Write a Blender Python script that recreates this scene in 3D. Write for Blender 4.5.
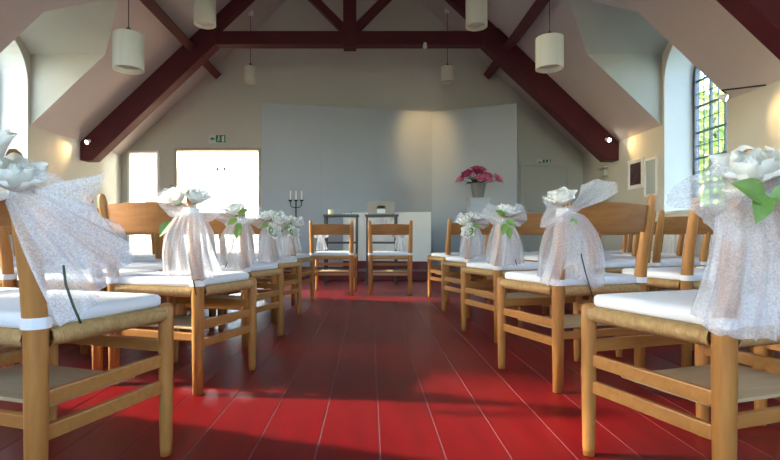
import bpy, bmesh, math, random
from mathutils import Vector, Matrix
random.seed(7)
for o in list(bpy.data.objects): bpy.data.objects.remove(o)
scene = bpy.context.scene
COL = scene.collection
PI = math.pi
R = math.radians

# ------------------------------------------------------------------ camera
cd = bpy.data.cameras.new('camera'); cam = bpy.data.objects.new('camera', cd); COL.objects.link(cam)
cam.location = (0, 0, 0.65); cam.rotation_euler = (PI/2, 0, 0)
cd.sensor_width = 36; cd.lens = 36*500/780
cd.shift_x = 21/780; cd.shift_y = 7/780
cd.clip_start = 0.05; cd.clip_end = 300
scene.camera = cam

# ------------------------------------------------------------------ world, sun, exposure
world = bpy.data.worlds.new('world'); scene.world = world; world.use_nodes = True
wn = world.node_tree.nodes; wl = world.node_tree.links
bg = wn['Background']
sky = wn.new('ShaderNodeTexSky'); sky.sky_type = 'NISHITA'; sky.sun_disc = False
sky.sun_elevation = R(28); sky.sun_rotation = R(-90); sky.air_density = 1.0; sky.dust_density = 1.2; sky.ozone_density = 1.0
wl.new(sky.outputs[0], bg.inputs[0]); bg.inputs[1].default_value = 0.95
sd = bpy.data.lights.new('sun', 'SUN'); sun = bpy.data.objects.new('sun', sd); COL.objects.link(sun)
sd.energy = 4.6; sd.angle = R(3); sd.color = (1.0, 0.93, 0.82)
sun.rotation_euler = Vector((0.87, -0.065, -0.47)).to_track_quat('-Z', 'Y').to_euler()
sun.location = (-12, 4, 9)
vs = scene.view_settings
vs.view_transform = 'Standard'; vs.look = 'None'; vs.exposure = 1.75; vs.gamma = 1.0
vs.use_curve_mapping = False

# ------------------------------------------------------------------ materials
def mat(name, col, rough=0.6, metal=0.0, spec=0.5, noise=None, bump=None, scale=None, col2=None, coat=0.0, sheen=0.0):
    """principled with optional noise colour variation (noise=scale, col2) and bump=(scale,strength)"""
    m = bpy.data.materials.new(name); m.use_nodes = True
    nt = m.node_tree; n = nt.nodes; l = nt.links; b = n['Principled BSDF']
    b.inputs['Base Color'].default_value = (*col, 1); b.inputs['Roughness'].default_value = rough
    b.inputs['Metallic'].default_value = metal; b.inputs['Specular IOR Level'].default_value = spec
    b.inputs['Coat Weight'].default_value = coat
    tc = n.new('ShaderNodeTexCoord'); mp = n.new('ShaderNodeMapping'); l.new(tc.outputs['Object'], mp.inputs[0])
    mp.inputs['Scale'].default_value = scale or (1, 1, 1)
    if noise:
        t = n.new('ShaderNodeTexNoise'); t.inputs['Scale'].default_value = noise; t.inputs['Detail'].default_value = 5
        l.new(mp.outputs[0], t.inputs[0])
        r = n.new('ShaderNodeValToRGB'); r.color_ramp.elements[0].position = 0.32; r.color_ramp.elements[1].position = 0.7
        r.color_ramp.elements[0].color = (*col, 1); r.color_ramp.elements[1].color = (*(col2 or col), 1)
        l.new(t.outputs[0], r.inputs[0]); l.new(r.outputs[0], b.inputs['Base Color'])
    if bump:
        t2 = n.new('ShaderNodeTexNoise'); t2.inputs['Scale'].default_value = bump[0]; t2.inputs['Detail'].default_value = 4
        l.new(mp.outputs[0], t2.inputs[0])
        bp = n.new('ShaderNodeBump'); bp.inputs['Strength'].default_value = bump[1]; bp.inputs['Distance'].default_value = 0.01
        l.new(t2.outputs[0], bp.inputs['Height']); l.new(bp.outputs[0], b.inputs['Normal'])
    return m

def emit(name, col, s):
    m = bpy.data.materials.new(name); m.use_nodes = True; n = m.node_tree.nodes
    b = n['Principled BSDF']; b.inputs['Base Color'].default_value = (*col, 1)
    b.inputs['Emission Color'].default_value = (*col, 1); b.inputs['Emission Strength'].default_value = s
    return m

def glass_mat(name):
    m = bpy.data.materials.new(name); m.use_nodes = True; nt = m.node_tree; n = nt.nodes; l = nt.links
    n.remove(n['Principled BSDF']); out = n['Material Output']
    t = n.new('ShaderNodeBsdfTransparent'); t.inputs[0].default_value = (0.95, 0.98, 0.97, 1)
    g = n.new('ShaderNodeBsdfGlossy'); g.inputs['Roughness'].default_value = 0.03
    mx = n.new('ShaderNodeMixShader'); mx.inputs[0].default_value = 0.06
    l.new(t.outputs[0], mx.inputs[1]); l.new(g.outputs[0], mx.inputs[2]); l.new(mx.outputs[0], out.inputs[0])
    return m

def tulle_mat(name, lo, hi):
    m = bpy.data.materials.new(name); m.use_nodes = True; nt = m.node_tree; n = nt.nodes; l = nt.links
    n.remove(n['Principled BSDF']); out = n['Material Output']
    tc = n.new('ShaderNodeTexCoord')
    ns = n.new('ShaderNodeTexNoise'); ns.inputs['Scale'].default_value = 230; ns.inputs['Detail'].default_value = 6; ns.inputs['Roughness'].default_value = 0.75
    l.new(tc.outputs['Object'], ns.inputs[0])
    mr = n.new('ShaderNodeMapRange'); mr.inputs[1].default_value = 0.3; mr.inputs[2].default_value = 0.7
    mr.inputs[3].default_value = lo; mr.inputs[4].default_value = hi
    l.new(ns.outputs[0], mr.inputs[0])
    d = n.new('ShaderNodeBsdfDiffuse'); d.inputs[0].default_value = (0.93, 0.93, 0.95, 1)
    tl = n.new('ShaderNodeBsdfTranslucent'); tl.inputs[0].default_value = (0.93, 0.93, 0.95, 1)
    mm = n.new('ShaderNodeMixShader'); mm.inputs[0].default_value = 0.45
    l.new(d.outputs[0], mm.inputs[1]); l.new(tl.outputs[0], mm.inputs[2])
    t = n.new('ShaderNodeBsdfTransparent')
    mx = n.new('ShaderNodeMixShader'); l.new(mr.outputs[0], mx.inputs[0]); l.new(t.outputs[0], mx.inputs[1]); l.new(mm.outputs[0], mx.inputs[2])
    l.new(mx.outputs[0], out.inputs[0])
    return m

def petal_mat(name, col):
    m = bpy.data.materials.new(name); m.use_nodes = True; nt = m.node_tree; n = nt.nodes; l = nt.links
    n.remove(n['Principled BSDF']); out = n['Material Output']
    tc = n.new('ShaderNodeTexCoord'); ns = n.new('ShaderNodeTexNoise'); ns.inputs['Scale'].default_value = 25; l.new(tc.outputs['Object'], ns.inputs[0])
    rp = n.new('ShaderNodeValToRGB'); rp.color_ramp.elements[0].color = (*col, 1); rp.color_ramp.elements[1].color = (*[c_*.96 for c_ in col], 1); l.new(ns.outputs[0], rp.inputs[0])
    d = n.new('ShaderNodeBsdfDiffuse'); t = n.new('ShaderNodeBsdfTranslucent'); l.new(rp.outputs[0], d.inputs[0]); l.new(rp.outputs[0], t.inputs[0])
    mm = n.new('ShaderNodeMixShader'); mm.inputs[0].default_value = 0.4
    l.new(d.outputs[0], mm.inputs[1]); l.new(t.outputs[0], mm.inputs[2]); l.new(mm.outputs[0], out.inputs[0])
    return m

def shade_mat(name):
    m = bpy.data.materials.new(name); m.use_nodes = True; nt = m.node_tree; n = nt.nodes; l = nt.links
    n.remove(n['Principled BSDF']); out = n['Material Output']
    d = n.new('ShaderNodeBsdfDiffuse'); d.inputs[0].default_value = (0.86, 0.85, 0.78, 1)
    t = n.new('ShaderNodeBsdfTranslucent'); t.inputs[0].default_value = (0.86, 0.85, 0.78, 1)
    mm = n.new('ShaderNodeMixShader'); mm.inputs[0].default_value = 0.5
    l.new(d.outputs[0], mm.inputs[1]); l.new(t.outputs[0], mm.inputs[2]); l.new(mm.outputs[0], out.inputs[0])
    return m

MT = dict(
    wall=mat('limewashed_wall', (0.56, 0.54, 0.475), 0.9, noise=2.0, col2=(0.53, 0.51, 0.445), bump=(14, .12)),
    backwall=mat('back_wall_paint', (0.58, 0.57, 0.515), 0.9, noise=1.5, col2=(0.555, 0.545, 0.49), bump=(10, .1)),
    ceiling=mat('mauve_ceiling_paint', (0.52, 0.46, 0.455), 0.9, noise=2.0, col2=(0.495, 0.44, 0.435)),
    reveal=mat('lit_reveal', (0.70, 0.70, 0.67), 0.9, noise=2, col2=(0.67, 0.67, 0.64)),  # lighter copy of the dormer plaster, window light put into its colour
    dormer=mat('shaded_dormer_plaster', (0.47, 0.455, 0.40), 0.9, noise=2, col2=(0.445, 0.43, 0.38), bump=(12, .1)),  # darker copy for cheeks and facets, their shade put into the colour
    screen=mat('blue_grey_screen', (0.43, 0.465, 0.495), 0.75, noise=2, col2=(0.415, 0.45, 0.48)),
    beam=mat('oxblood_beam_paint', (0.072, 0.010, 0.014), 0.55, spec=.3, noise=5, col2=(0.09, 0.013, 0.017), scale=(1, 1, 1)),
    plank=mat('red_floor_paint', (0.215, 0.004, 0.006), 0.38, spec=0.28, noise=3.5, col2=(0.155, 0.003, 0.005), bump=(30, .06), scale=(3, .5, 1)),
    joint=mat('plank_joint', (0.27, 0.13, 0.13), 0.8),
    dais=mat('dark_red_dais', (0.10, 0.012, 0.014), 0.4, noise=4, col2=(0.13, 0.015, 0.016)),
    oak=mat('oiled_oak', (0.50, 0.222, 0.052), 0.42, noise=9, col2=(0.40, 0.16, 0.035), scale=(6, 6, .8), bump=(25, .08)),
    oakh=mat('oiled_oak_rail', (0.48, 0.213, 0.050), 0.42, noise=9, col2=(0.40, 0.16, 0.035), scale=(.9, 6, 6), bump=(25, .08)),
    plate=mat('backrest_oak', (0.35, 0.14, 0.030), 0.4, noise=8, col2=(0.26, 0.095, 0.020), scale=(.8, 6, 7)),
    rope=mat('paper_cord', (0.56, 0.35, 0.14), 0.8, noise=60, col2=(0.44, 0.24, 0.085)),
    shelf=mat('pale_shelf', (0.52, 0.38, 0.22), 0.6, noise=8, col2=(0.45, 0.33, 0.19), scale=(1, 6, 6)),
    cushion=mat('white_cotton', (0.86, 0.86, 0.88), 0.9, bump=(90, .12)),
    tulle=tulle_mat('white_tulle', 0.28, 0.66),
    rose=petal_mat('white_rose', (0.93, 0.92, 0.86)),
    leaf=mat('leaf_green', (0.12, 0.24, 0.035), 0.45, noise=30, col2=(0.19, 0.32, 0.06)),
    stem=mat('stem_green', (0.04, 0.06, 0.03), 0.6),
    ribbon=mat('white_ribbon', (0.88, 0.88, 0.88), 0.5),
    glass=glass_mat('window_glass'),
    leadbar=mat('grey_window_bar', (0.10, 0.11, 0.14), 0.5),
    whitepaint=mat('white_gloss', (0.78, 0.78, 0.76), 0.4),
    greypaint=mat('grey_door_paint', (0.55, 0.55, 0.50), 0.6),
    framewood=mat('pale_frame', (0.45, 0.40, 0.30), 0.5),
    iron=mat('black_iron', (0.02, 0.02, 0.022), 0.45, metal=.6),
    darkwood=mat('dark_table_wood', (0.035, 0.03, 0.028), 0.4, noise=8, col2=(0.05, 0.04, 0.035)),
    wax=mat('candle_wax', (0.85, 0.83, 0.75), 0.5),
    cream=mat('cream_wax', (0.80, 0.72, 0.42), 0.5),
    box=mat('taupe_box', (0.36, 0.34, 0.29), 0.7, noise=6, col2=(0.33, 0.31, 0.26)),
    black=mat('black_print', (0.02, 0.02, 0.02), 0.6),
    shade=shade_mat('opal_shade'),
    cord=mat('brown_cord', (0.05, 0.03, 0.025), 0.7),
    bulb=emit('spot_bulb', (1.0, 0.93, 0.8), 14),
    chrome=mat('satin_metal', (0.5, 0.5, 0.5), 0.35, metal=1),
    zinc=mat('grey_pot', (0.26, 0.27, 0.27), 0.45, metal=.6),
    pink=mat('pink_petal', (0.62, 0.10, 0.22), 0.6, noise=15, col2=(0.75, 0.27, 0.36)),
    dkpink=mat('magenta_petal', (0.33, 0.02, 0.09), 0.6, noise=15, col2=(0.42, 0.05, 0.14)),
    dkleaf=mat('dark_leaf', (0.03, 0.08, 0.03), 0.5),
    signgreen=mat('sign_green', (0.01, 0.16, 0.07), 0.5),
    signwhite=mat('sign_white', (0.62, 0.66, 0.62), 0.5),
    photo=mat('dark_print', (0.03, 0.02, 0.03), 0.4, noise=9, col2=(0.11, 0.05, 0.06)),
    bluepanel=mat('blue_grey_print', (0.40, 0.46, 0.48), 0.3),
    tree=mat('tree_leaf', (0.16, 0.30, 0.05), 0.6, noise=1.2, col2=(0.42, 0.45, 0.10)),
    bark=mat('bark', (0.07, 0.05, 0.035), 0.9),
    grass=mat('lawn', (0.13, 0.15, 0.08), 0.9, noise=3, col2=(0.17, 0.17, 0.11)),
    annex=mat('annex_white', (0.85, 0.85, 0.80), 0.9),
    altar=mat('altar_white', (0.72, 0.73, 0.68), 0.8),
)

# ------------------------------------------------------------------ mesh helpers
class MB:
    def __init__(s): s.v = []; s.f = []
    def face(s, pts):
        i = len(s.v); s.v += [tuple(p) for p in pts]; s.f.append(tuple(range(i, i+len(pts)))); return s
    def box(s, x0, x1, y0, y1, z0, z1):
        i = len(s.v)
        s.v += [(x0,y0,z0),(x1,y0,z0),(x1,y1,z0),(x0,y1,z0),(x0,y0,z1),(x1,y0,z1),(x1,y1,z1),(x0,y1,z1)]
        s.f += [tuple(i+k for k in q) for q in ((0,3,2,1),(4,5,6,7),(0,1,5,4),(1,2,6,5),(2,3,7,6),(3,0,4,7))]; return s
    def tube(s, pts, rad, n=10, caps=True):
        pts = [Vector(p) for p in pts]
        if not hasattr(rad, '__len__'): rad = [rad]*len(pts)
        rings = []; ref = None
        for k, p in enumerate(pts):
            d = (pts[min(k+1, len(pts)-1)] - pts[max(k-1, 0)]).normalized()
            if ref is None: ref = Vector((1,0,0)) if abs(d.x) < .8 else Vector((0,1,0))
            a = (ref - d*ref.dot(d)).normalized(); ref = a; b = d.cross(a)
            i = len(s.v)
            s.v += [tuple(p + (a*math.cos(2*PI*j/n) + b*math.sin(2*PI*j/n))*rad[k]) for j in range(n)]
            rings.append(i)
        for k in range(len(rings)-1):
            a, b = rings[k], rings[k+1]
            s.f += [(a+j, a+(j+1)%n, b+(j+1)%n, b+j) for j in range(n)]
        if caps:
            s.f.append(tuple(rings[0]+j for j in reversed(range(n)))); s.f.append(tuple(rings[-1]+j for j in range(n)))
        return s
    def lathe(s, prof, n=20, c=(0,0)):
        rings = []
        for r, z in prof:
            i = len(s.v); rings.append(i)
            s.v += [(c[0]+r*math.cos(2*PI*j/n), c[1]+r*math.sin(2*PI*j/n), z) for j in range(n)]
        for k in range(len(rings)-1):
            a, b = rings[k], rings[k+1]
            s.f += [(a+j, a+(j+1)%n, b+(j+1)%n, b+j) for j in range(n)]
        return s
    def prism(s, poly, axis, a0, a1):
        """poly of 2D pts extruded along axis 'x' (pts=(y,z)) or 'y' (pts=(x,z)) or 'z'"""
        def mk(p, a): return {'x': (a, p[0], p[1]), 'y': (p[0], a, p[1]), 'z': (p[0], p[1], a)}[axis]
        i = len(s.v); n = len(poly)
        s.v += [mk(p, a0) for p in poly] + [mk(p, a1) for p in poly]
        s.f.append(tuple(i+k for k in range(n))); s.f.append(tuple(i+n+k for k in reversed(range(n))))
        s.f += [(i+k, i+n+k, i+n+(k+1)%n, i+(k+1)%n) for k in range(n)]; return s
    def grid(s, fn, nu, nv):
        i = len(s.v)
        for a in range(nu+1):
            for b in range(nv+1): s.v.append(tuple(fn(a/nu, b/nv)))
        for a in range(nu):
            for b in range(nv):
                q = i+a*(nv+1)+b; s.f.append((q, q+nv+1, q+nv+2, q+1))
        return s
    def mesh(s, name, material, smooth=False, bevel=0):
        me = bpy.data.meshes.new(name); me.from_pydata(s.v, [], s.f); me.update()
        bm = bmesh.new(); bm.from_mesh(me)
        bmesh.ops.recalc_face_normals(bm, faces=bm.faces)
        if bevel:
            es = [e for e in bm.edges if len(e.link_faces) == 2 and e.calc_face_angle(0) > .6]
            bmesh.ops.bevel(bm, geom=es, offset=bevel, segments=2, affect='EDGES', profile=.6)
        bm.to_mesh(me); bm.free()
        if smooth:
            for p in me.polygons: p.use_smooth = True
        me.materials.append(MT[material] if isinstance(material, str) else material)
        return me
    def build(s, name, material, parent=None, smooth=False, bevel=0, loc=None):
        o = bpy.data.objects.new(name, s.mesh(name, material, smooth, bevel)); COL.objects.link(o)
        if parent: o.parent = parent
        if loc: o.location = loc
        return o

def tag(o, label=None, cat=None, group=None, kind=None):
    if label: o['label'] = label
    if cat: o['category'] = cat
    if group: o['group'] = group
    if kind: o['kind'] = kind
    return o
def empty(name, loc=(0,0,0), rz=0):
    o = bpy.data.objects.new(name, None); COL.objects.link(o); o.location = loc; o.rotation_euler = (0,0,rz); o.empty_display_size = .1
    return o
def copy_tree(o, parent=None):
    c = o.copy(); COL.objects.link(c); c.parent = parent
    for ch in o.children: copy_tree(ch, c)
    return c
def inst(name, me, parent=None, loc=None, rot=None, scale=None):
    o = bpy.data.objects.new(name, me); COL.objects.link(o)
    if parent: o.parent = parent
    if loc is not None: o.location = loc
    if rot is not None: o.rotation_euler = rot
    if scale is not None: o.scale = scale
    return o
def struct(o, label=None): o['kind'] = 'structure'; (label and o.__setitem__('label', label)); return o

# ------------------------------------------------------------------ room shell
XL, XR, YB, YF = -4.45, 3.85, -3.2, 9.0
EAVE, SL = 2.12, 0.945
XC = (XL+XR)/2; RIDGE = EAVE + SL*(XR-XC)
def zc(x): return EAVE + SL*((XR-x) if x > XC else (x-XL))
WT = 0.45; SILL = 0.95
DORM = {1: [(5.95, .57, 2.66), (2.25, .57, 2.66), (-1.45, .57, 2.66)], -1: [(5.95, .57, 2.66), (2.25, .57, 2.66), (-1.45, .57, 2.66)]}
GE = 3.05; GS = 0.75
YD = 7.45; ZD = 0.14      # dais

fl = struct(MB().box(XL-.02, XR+.02, YB, YF, -.06, -.0018).build('floor', 'joint'), 'plank floor painted glossy red')
PW = 0.1925
n0 = int((XL)/PW)-1; pm = None
x = 0.033 - 24*PW
while x < XR:
    x0, x1 = max(x+.0022, XL), min(x+PW-.0022, XR)
    if x1-x0 > .02:
        full = (x1-x0) > PW-.006
        if full and pm is not None:
            inst('plank', pm, fl, ((x0+x1)/2, 0, 0))
        else:
            w = (x1-x0)/2
            o = MB().box(-w, w, -1.2, YD, -.02, 0).build('plank', 'plank', fl, bevel=.0015, loc=((x0+x1)/2, 0, 0))
            if full: pm = o.data
    x += PW
struct(MB().box(XL, XR, YD, YF, 0, ZD).build('dais_platform', 'dais', bevel=.01), 'low dark red platform across the altar end')

def side_wall(side, name, dname):
    X = XR if side > 0 else XL; o = side
    w = MB(); d = MB(); rv = MB()
    def xi(z): return X - o*(z-EAVE)/SL
    ds = sorted(DORM[side]); y = YB
    for (m, r, sp) in ds:
        hw = r+.05
        w.face([(X,y,0),(X,m-hw,0),(X,m-hw,EAVE),(X,y,EAVE)]); y = m+hw
        zg = lambda yy: GE + GS*(hw-abs(yy-m))
        for s in (-1, 1):
            w.face([(X,m+s*hw,0),(X,m+s*r,0),(X,m+s*r,zg(m+s*r)),(X,m+s*hw,GE)])
            w.face([(X,m+s*r,sp),(X,m+s*r,zg(m+s*r)),(X,m+s*r,zg(m+s*r))][:2]+[(X,m+s*r,sp)]) if False else None
            d.face([(X,m+s*hw,EAVE),(X,m+s*hw,GE),(xi(GE),m+s*hw,GE)])
            zr = GE+GS*hw
            d.face([(X,m+s*hw,GE),(xi(GE),m+s*hw,GE),(xi(zr),m,zr),(X,m,zr)])
        w.face([(X,m-r,0),(X,m+r,0),(X,m+r,SILL),(X,m-r,SILL)])
        N = 20; arc = [(m - r*math.cos(PI*k/N), sp + r*math.sin(PI*k/N)) for k in range(N+1)]
        for k in range(N):
            (a, za), (b, zb) = arc[k], arc[k+1]
            w.face([(X,a,za),(X,b,zb),(X,b,zg(b)),(X,a,zg(a))])
        out = [(m-r, SILL)] + arc + [(m+r, SILL)]
        X2 = X+o*WT
        for k in range(len(out)):
            p, q = out[k], out[(k+1) % len(out)]
            rv.face([(X,*p),(X,*q),(X2,*q),(X2,*p)])
    w.face([(X,y,0),(X,YF,0),(X,YF,EAVE),(X,y,EAVE)])
    wo = struct(w.build(name, 'wall'), 'whitewashed side wall with deep arched windows')
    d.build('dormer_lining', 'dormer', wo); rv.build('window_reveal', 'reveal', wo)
    return wo
side_wall(1, 'wall_right', 'd'); side_wall(-1, 'wall_left', 'd')

c = MB()
for side in (1, -1):
    X = XR if side > 0 else XL
    def P(yy, z): return (X - side*(z-EAVE)/SL, yy, z)
    y = YB
    for (m, r, sp) in sorted(DORM[side]):
        hw = r+.05; zr = GE+GS*hw
        c.face([P(y,EAVE),P(m-hw,EAVE),P(m-hw,RIDGE),P(y,RIDGE)]); y = m+hw
        c.face([P(m-hw,GE),P(m,zr),P(m,RIDGE),P(m-hw,RIDGE)])
        c.face([P(m,zr),P(m+hw,GE),P(m+hw,RIDGE),P(m,RIDGE)])
    c.face([P(y,EAVE),P(YF,EAVE),P(YF,RIDGE),P(y,RIDGE)])
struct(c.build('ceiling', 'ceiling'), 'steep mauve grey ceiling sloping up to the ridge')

# back (altar) wall with glazed doorway + sidelight + door, built in columns
def gable_wall(name, Y, holes, material):
    w = MB(); xs = sorted({XL, XR, XC} | {h[0] for h in holes} | {h[1] for h in holes})
    for a, b in zip(xs, xs[1:]):
        m = (a+b)/2; hs = [h for h in holes if h[0] <= m <= h[1]]
        z0 = 0
        for h in sorted(hs, key=lambda h: h[2]):
            if h[2] > z0: w.face([(a,Y,z0),(b,Y,z0),(b,Y,h[2]),(a,Y,h[2])])
            z0 = h[3]
        w.face([(a,Y,z0),(b,Y,z0),(b,Y,zc(b)),(a,Y,zc(a))])
    return struct(w.build(name, material))
DO = (-3.49, -1.94, ZD, 2.25); DS = (-4.33, -3.76, ZD, 2.2); DR = (2.72, 3.62, ZD, 1.98)
tag(gable_wall('wall_back', YF, [DO, DS], 'backwall'), 'tall gable wall behind the altar')
RW = (-1.9, 1.3, .9, 4.1)
tag(gable_wall('wall_rear', YB, [RW], 'wall'), 'gable wall opposite the altar')

def door_frame(name, h, t, material, label, glazed):
    f = MB(); x0, x1, z0, z1 = h; y0, y1 = YF-.04, YF+.16
    f.box(x0, x0+t, y0, y1, z0, z1); f.box(x1-t, x1, y0, y1, z0, z1); f.box(x0+t, x1-t, y0, y1, z1-t, z1)
    o = struct(f.build(name, material, bevel=.006), label)
    return o
d1 = door_frame('door_1', DO, .045, 'framewood', 'wide doorway with a pale frame open to a bright room', True)
w7 = door_frame('window_7', DS, .04, 'whitepaint', 'tall narrow sidelight beside the wide doorway', True)
MB().box(DS[0]+.04, DS[1]-.04, YF+.05, YF+.058, ZD, DS[3]-.04).build('pane', 'glass', w7)
# plain door on the far side
dm = empty('door_2', ((DR[0]+DR[1])/2, YF, ZD)); struct(dm, 'flush grey green door in the altar wall below an exit sign')
w = (DR[1]-DR[0])/2; h = DR[3]-ZD
MB().box(-w, -w+.06, -.03, 0, 0, h).box(w-.06, w, -.03, 0, 0, h).box(-w+.06, w-.06, -.03, 0, h-.06, h).build('door_frame', 'greypaint', dm, bevel=.004)
MB().box(-w+.065, w-.065, -.022, -.002, .01, h-.065).build('door_leaf', 'greypaint', dm, bevel=.003)
MB().tube([(-w+.14,-.022,.98),(-w+.14,-.06,.98),(-w+.25,-.06,.98)], .009, 8).build('handle', 'chrome', dm, smooth=True)

# bright room beyond the doorway
ax0, ax1, ay0, ay1, az1 = -5.6, -1.2, YF+.02, 13.0, 2.9
a = MB()
a.face([(ax0,ay0,ZD),(ax1,ay0,ZD),(ax1,ay1,ZD),(ax0,ay1,ZD)]); struct(a.build('floor_annex', 'shelf'), 'pale floor of the room beyond the doorway')
a = MB(); a.face([(ax1,ay0,ZD),(ax1,ay1,ZD),(ax1,ay1,2.2),(ax1,ay0,2.2)])
# window wall; very wide opening added so the doorway burns out white
wx0, wx1, wz0, wz1 = -5.3, -1.5, .9, 2.55
a.face([(ax0,ay1,ZD),(ax1,ay1,ZD),(ax1,ay1,wz0),(ax0,ay1,wz0)])
a.face([(ax0,ay1,wz1),(ax1,ay1,wz1),(ax1,ay1,3.3),(ax0,ay1,3.3)])
a.face([(ax0,ay1,wz0),(wx0,ay1,wz0),(wx0,ay1,wz1),(ax0,ay1,wz1)]); a.face([(wx1,ay1,wz0),(ax1,ay1,wz0),(ax1,ay1,wz1),(wx1,ay1,wz1)])
a.face([(ax0,ay0,ZD),(ax0,ay1,ZD),(ax0,ay1,.6),(ax0,ay0,.6)])
a.face([(ax0,ay0,2.6),(ax0,ay1,2.6),(ax0,ay1,3.3),(ax0,ay0,3.3)])
a.face([(ax0,ay0,.6),(ax0,ay0+.5,.6),(ax0,ay0+.5,2.6),(ax0,ay0,2.6)]); a.face([(ax0,ay1-.5,.6),(ax0,ay1,.6),(ax0,ay1,2.6),(ax0,ay1-.5,2.6)])
struct(a.build('wall_annex', 'annex'), 'white walls of the bright room beyond the doorway')
a = MB(); a.face([(ax0,ay0,3.3),(ax1,ay0,2.2),(ax1,ay1,2.2),(ax0,ay1,3.3)])
a.face([(ax0,ay0-.01,2.0),(ax1,ay0-.01,2.25),(ax1,ay0-.01,2.2),(ax0,ay0-.01,3.3)]) if False else None
struct(a.build('ceiling_annex', 'annex'), 'sloping white ceiling of the room beyond the doorway')
a = MB()
for k in range(5):
    xx = wx0 + (wx1-wx0)*k/4; a.box(xx-.02, xx+.02, ay1-.03, ay1+.03, wz0, wz1)
a.box(wx0, wx1, ay1-.03, ay1+.03, wz0-.02, wz0+.03); a.box(wx0, wx1, ay1-.03, ay1+.03, wz1-.03, wz1+.02)
wo = struct(a.build('window_8', 'whitepaint'), 'wide white window added to brighten the room beyond the doorway')
for k in range(4):
    xa = wx0+(wx1-wx0)*k/4+.02; xb = wx0+(wx1-wx0)*(k+1)/4-.02
    MB().box(xa, xb, ay1-.003, ay1+.003, wz0+.03, wz1-.03).build('pane', 'glass', wo)

# portals guide the daylight through the openings
def portal(loc, sx, sy, d):
    l = bpy.data.lights.new('window_daylight', 'AREA'); l.shape = 'RECTANGLE'; l.size = sx; l.size_y = sy
    l.cycles.is_portal = True
    o = bpy.data.objects.new('window_daylight', l); COL.objects.link(o); o.location = loc
    o.rotation_euler = Vector(d).to_track_quat('-Z', 'Z').to_euler()
nwin = 0
def window(side, m, r, sp):
    global nwin; nwin += 1
    X = (XR if side > 0 else XL) + side*(WT-.05)
    N = 24
    def outl(rr, inset):
        return [(m-rr, SILL+inset)] + [(m-rr*math.cos(PI*k/N), sp+rr*math.sin(PI*k/N)) for k in range(N+1)] + [(m+rr, SILL+inset)]
    A, B = outl(r, 0), outl(r-.045, .045)
    f = MB(); x0, x1 = X-.03, X+.03; n = len(A)
    for k in range(n):
        j = (k+1) % n
        for xx in (x0, x1): f.face([(xx,*A[k]),(xx,*A[j]),(xx,*B[j]),(xx,*B[k])])
        f.face([(x0,*B[k]),(x0,*B[j]),(x1,*B[j]),(x1,*B[k])])
    ncol = 4 if r < .7 else 6
    wd = struct(f.build('window_%d' % nwin, 'leadbar'), 'arched window with small panes and dark bars')
    ri = r-.045
    def top(y): return sp + math.sqrt(max(0, ri*ri-(y-m)**2))
    ys = [m-ri+2*ri*k/ncol for k in range(ncol+1)]
    nrow = round((sp-SILL)/.33); zs = [SILL+.045+(sp-SILL-.045)*k/nrow for k in range(nrow+1)]
    b = MB()
    for y in ys[1:-1]: b.box(X-.016, X+.016, y-.011, y+.011, SILL+.045, top(y))
    for z in zs[1:]: b.box(X-.014, X+.014, m-ri, m+ri, z-.011, z+.011)
    b.build('glazing_bars', 'leadbar', wd)
    b = MB()
    for k in range(ncol):
        y = (ys[k]+ys[k+1])/2; b.box(X-.007, X+.007, y-.004, y+.004, SILL+.045, top(y))
    for k in range(nrow):
        z = (zs[k]+zs[k+1])/2; b.box(X-.007, X+.007, m-ri, m+ri, z-.004, z+.004)
    b.build('thin_bars', 'leadbar', wd)
    for k in range(ncol):
        ya, yb = ys[k]+.011, ys[k+1]-.011
        for q in range(nrow):
            MB().box(X-.002, X+.002, ya, yb, zs[q]+.011, zs[q+1]-.011).build('pane', 'glass', wd)
        pts = [(ya, sp+.011), (yb, sp+.011)] + [(yb+(ya-yb)*t/6, max(top(yb+(ya-yb)*t/6), sp+.012)) for t in range(7)]
        MB().prism(pts, 'x', X-.002, X+.002).build('pane', 'glass', wd)
    # stone sill
    Xi = XR if side > 0 else XL
    xa, xb = sorted((Xi - side*.04, X - side*.03))
    MB().box(xa, xb, m-r+.002, m+r-.002, SILL, SILL+.03).build('window_sill', 'whitepaint', wd, bevel=.006)
    portal((X+side*.08, m, (SILL+sp+r)/2), 2*r, sp+r-SILL, (-side, 0, 0))
for side in (1, -1):
    for d in DORM[side]: window(side, *d)
portal(((wx0+wx1)/2, ay1+.06, (wz0+wz1)/2), wx1-wx0, wz1-wz0, (0,-1,0))
portal((ax0-.05, (ay0+ay1)/2, 1.6), ay1-ay0-1, 2.0, (1,0,0))

a = MB()
for k in range(5):
    xx = RW[0]+(RW[1]-RW[0])*k/4; a.box(xx-.03, xx+.03, YB-.06, YB+.02, RW[2], RW[3])
for k in range(5):
    zz = RW[2]+(RW[3]-RW[2])*k/4; a.box(RW[0], RW[1], YB-.05, YB+.01, zz-.03, zz+.03)
wo = struct(a.build('window_9', 'whitepaint'), 'big unseen gable window opposite the altar, added for fill light')  # added behind the camera so sky light fills chair backs and tulle
for k in range(4):
    for q in range(4):
        xa = RW[0]+(RW[1]-RW[0])*k/4+.03; za = RW[2]+(RW[3]-RW[2])*q/4+.03
        MB().box(xa, xa+(RW[1]-RW[0])/4-.06, YB-.022, YB-.018, za, za+(RW[3]-RW[2])/4-.06).build('pane', 'glass', wo)
portal(((RW[0]+RW[1])/2, YB-.1, (RW[2]+RW[3])/2), RW[1]-RW[0], RW[3]-RW[2], (0,1,0))

struct(MB().box(-60, 60, -40, 80, -.4, -.3).build('ground', 'grass'), 'green lawn outside the windows')

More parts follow.
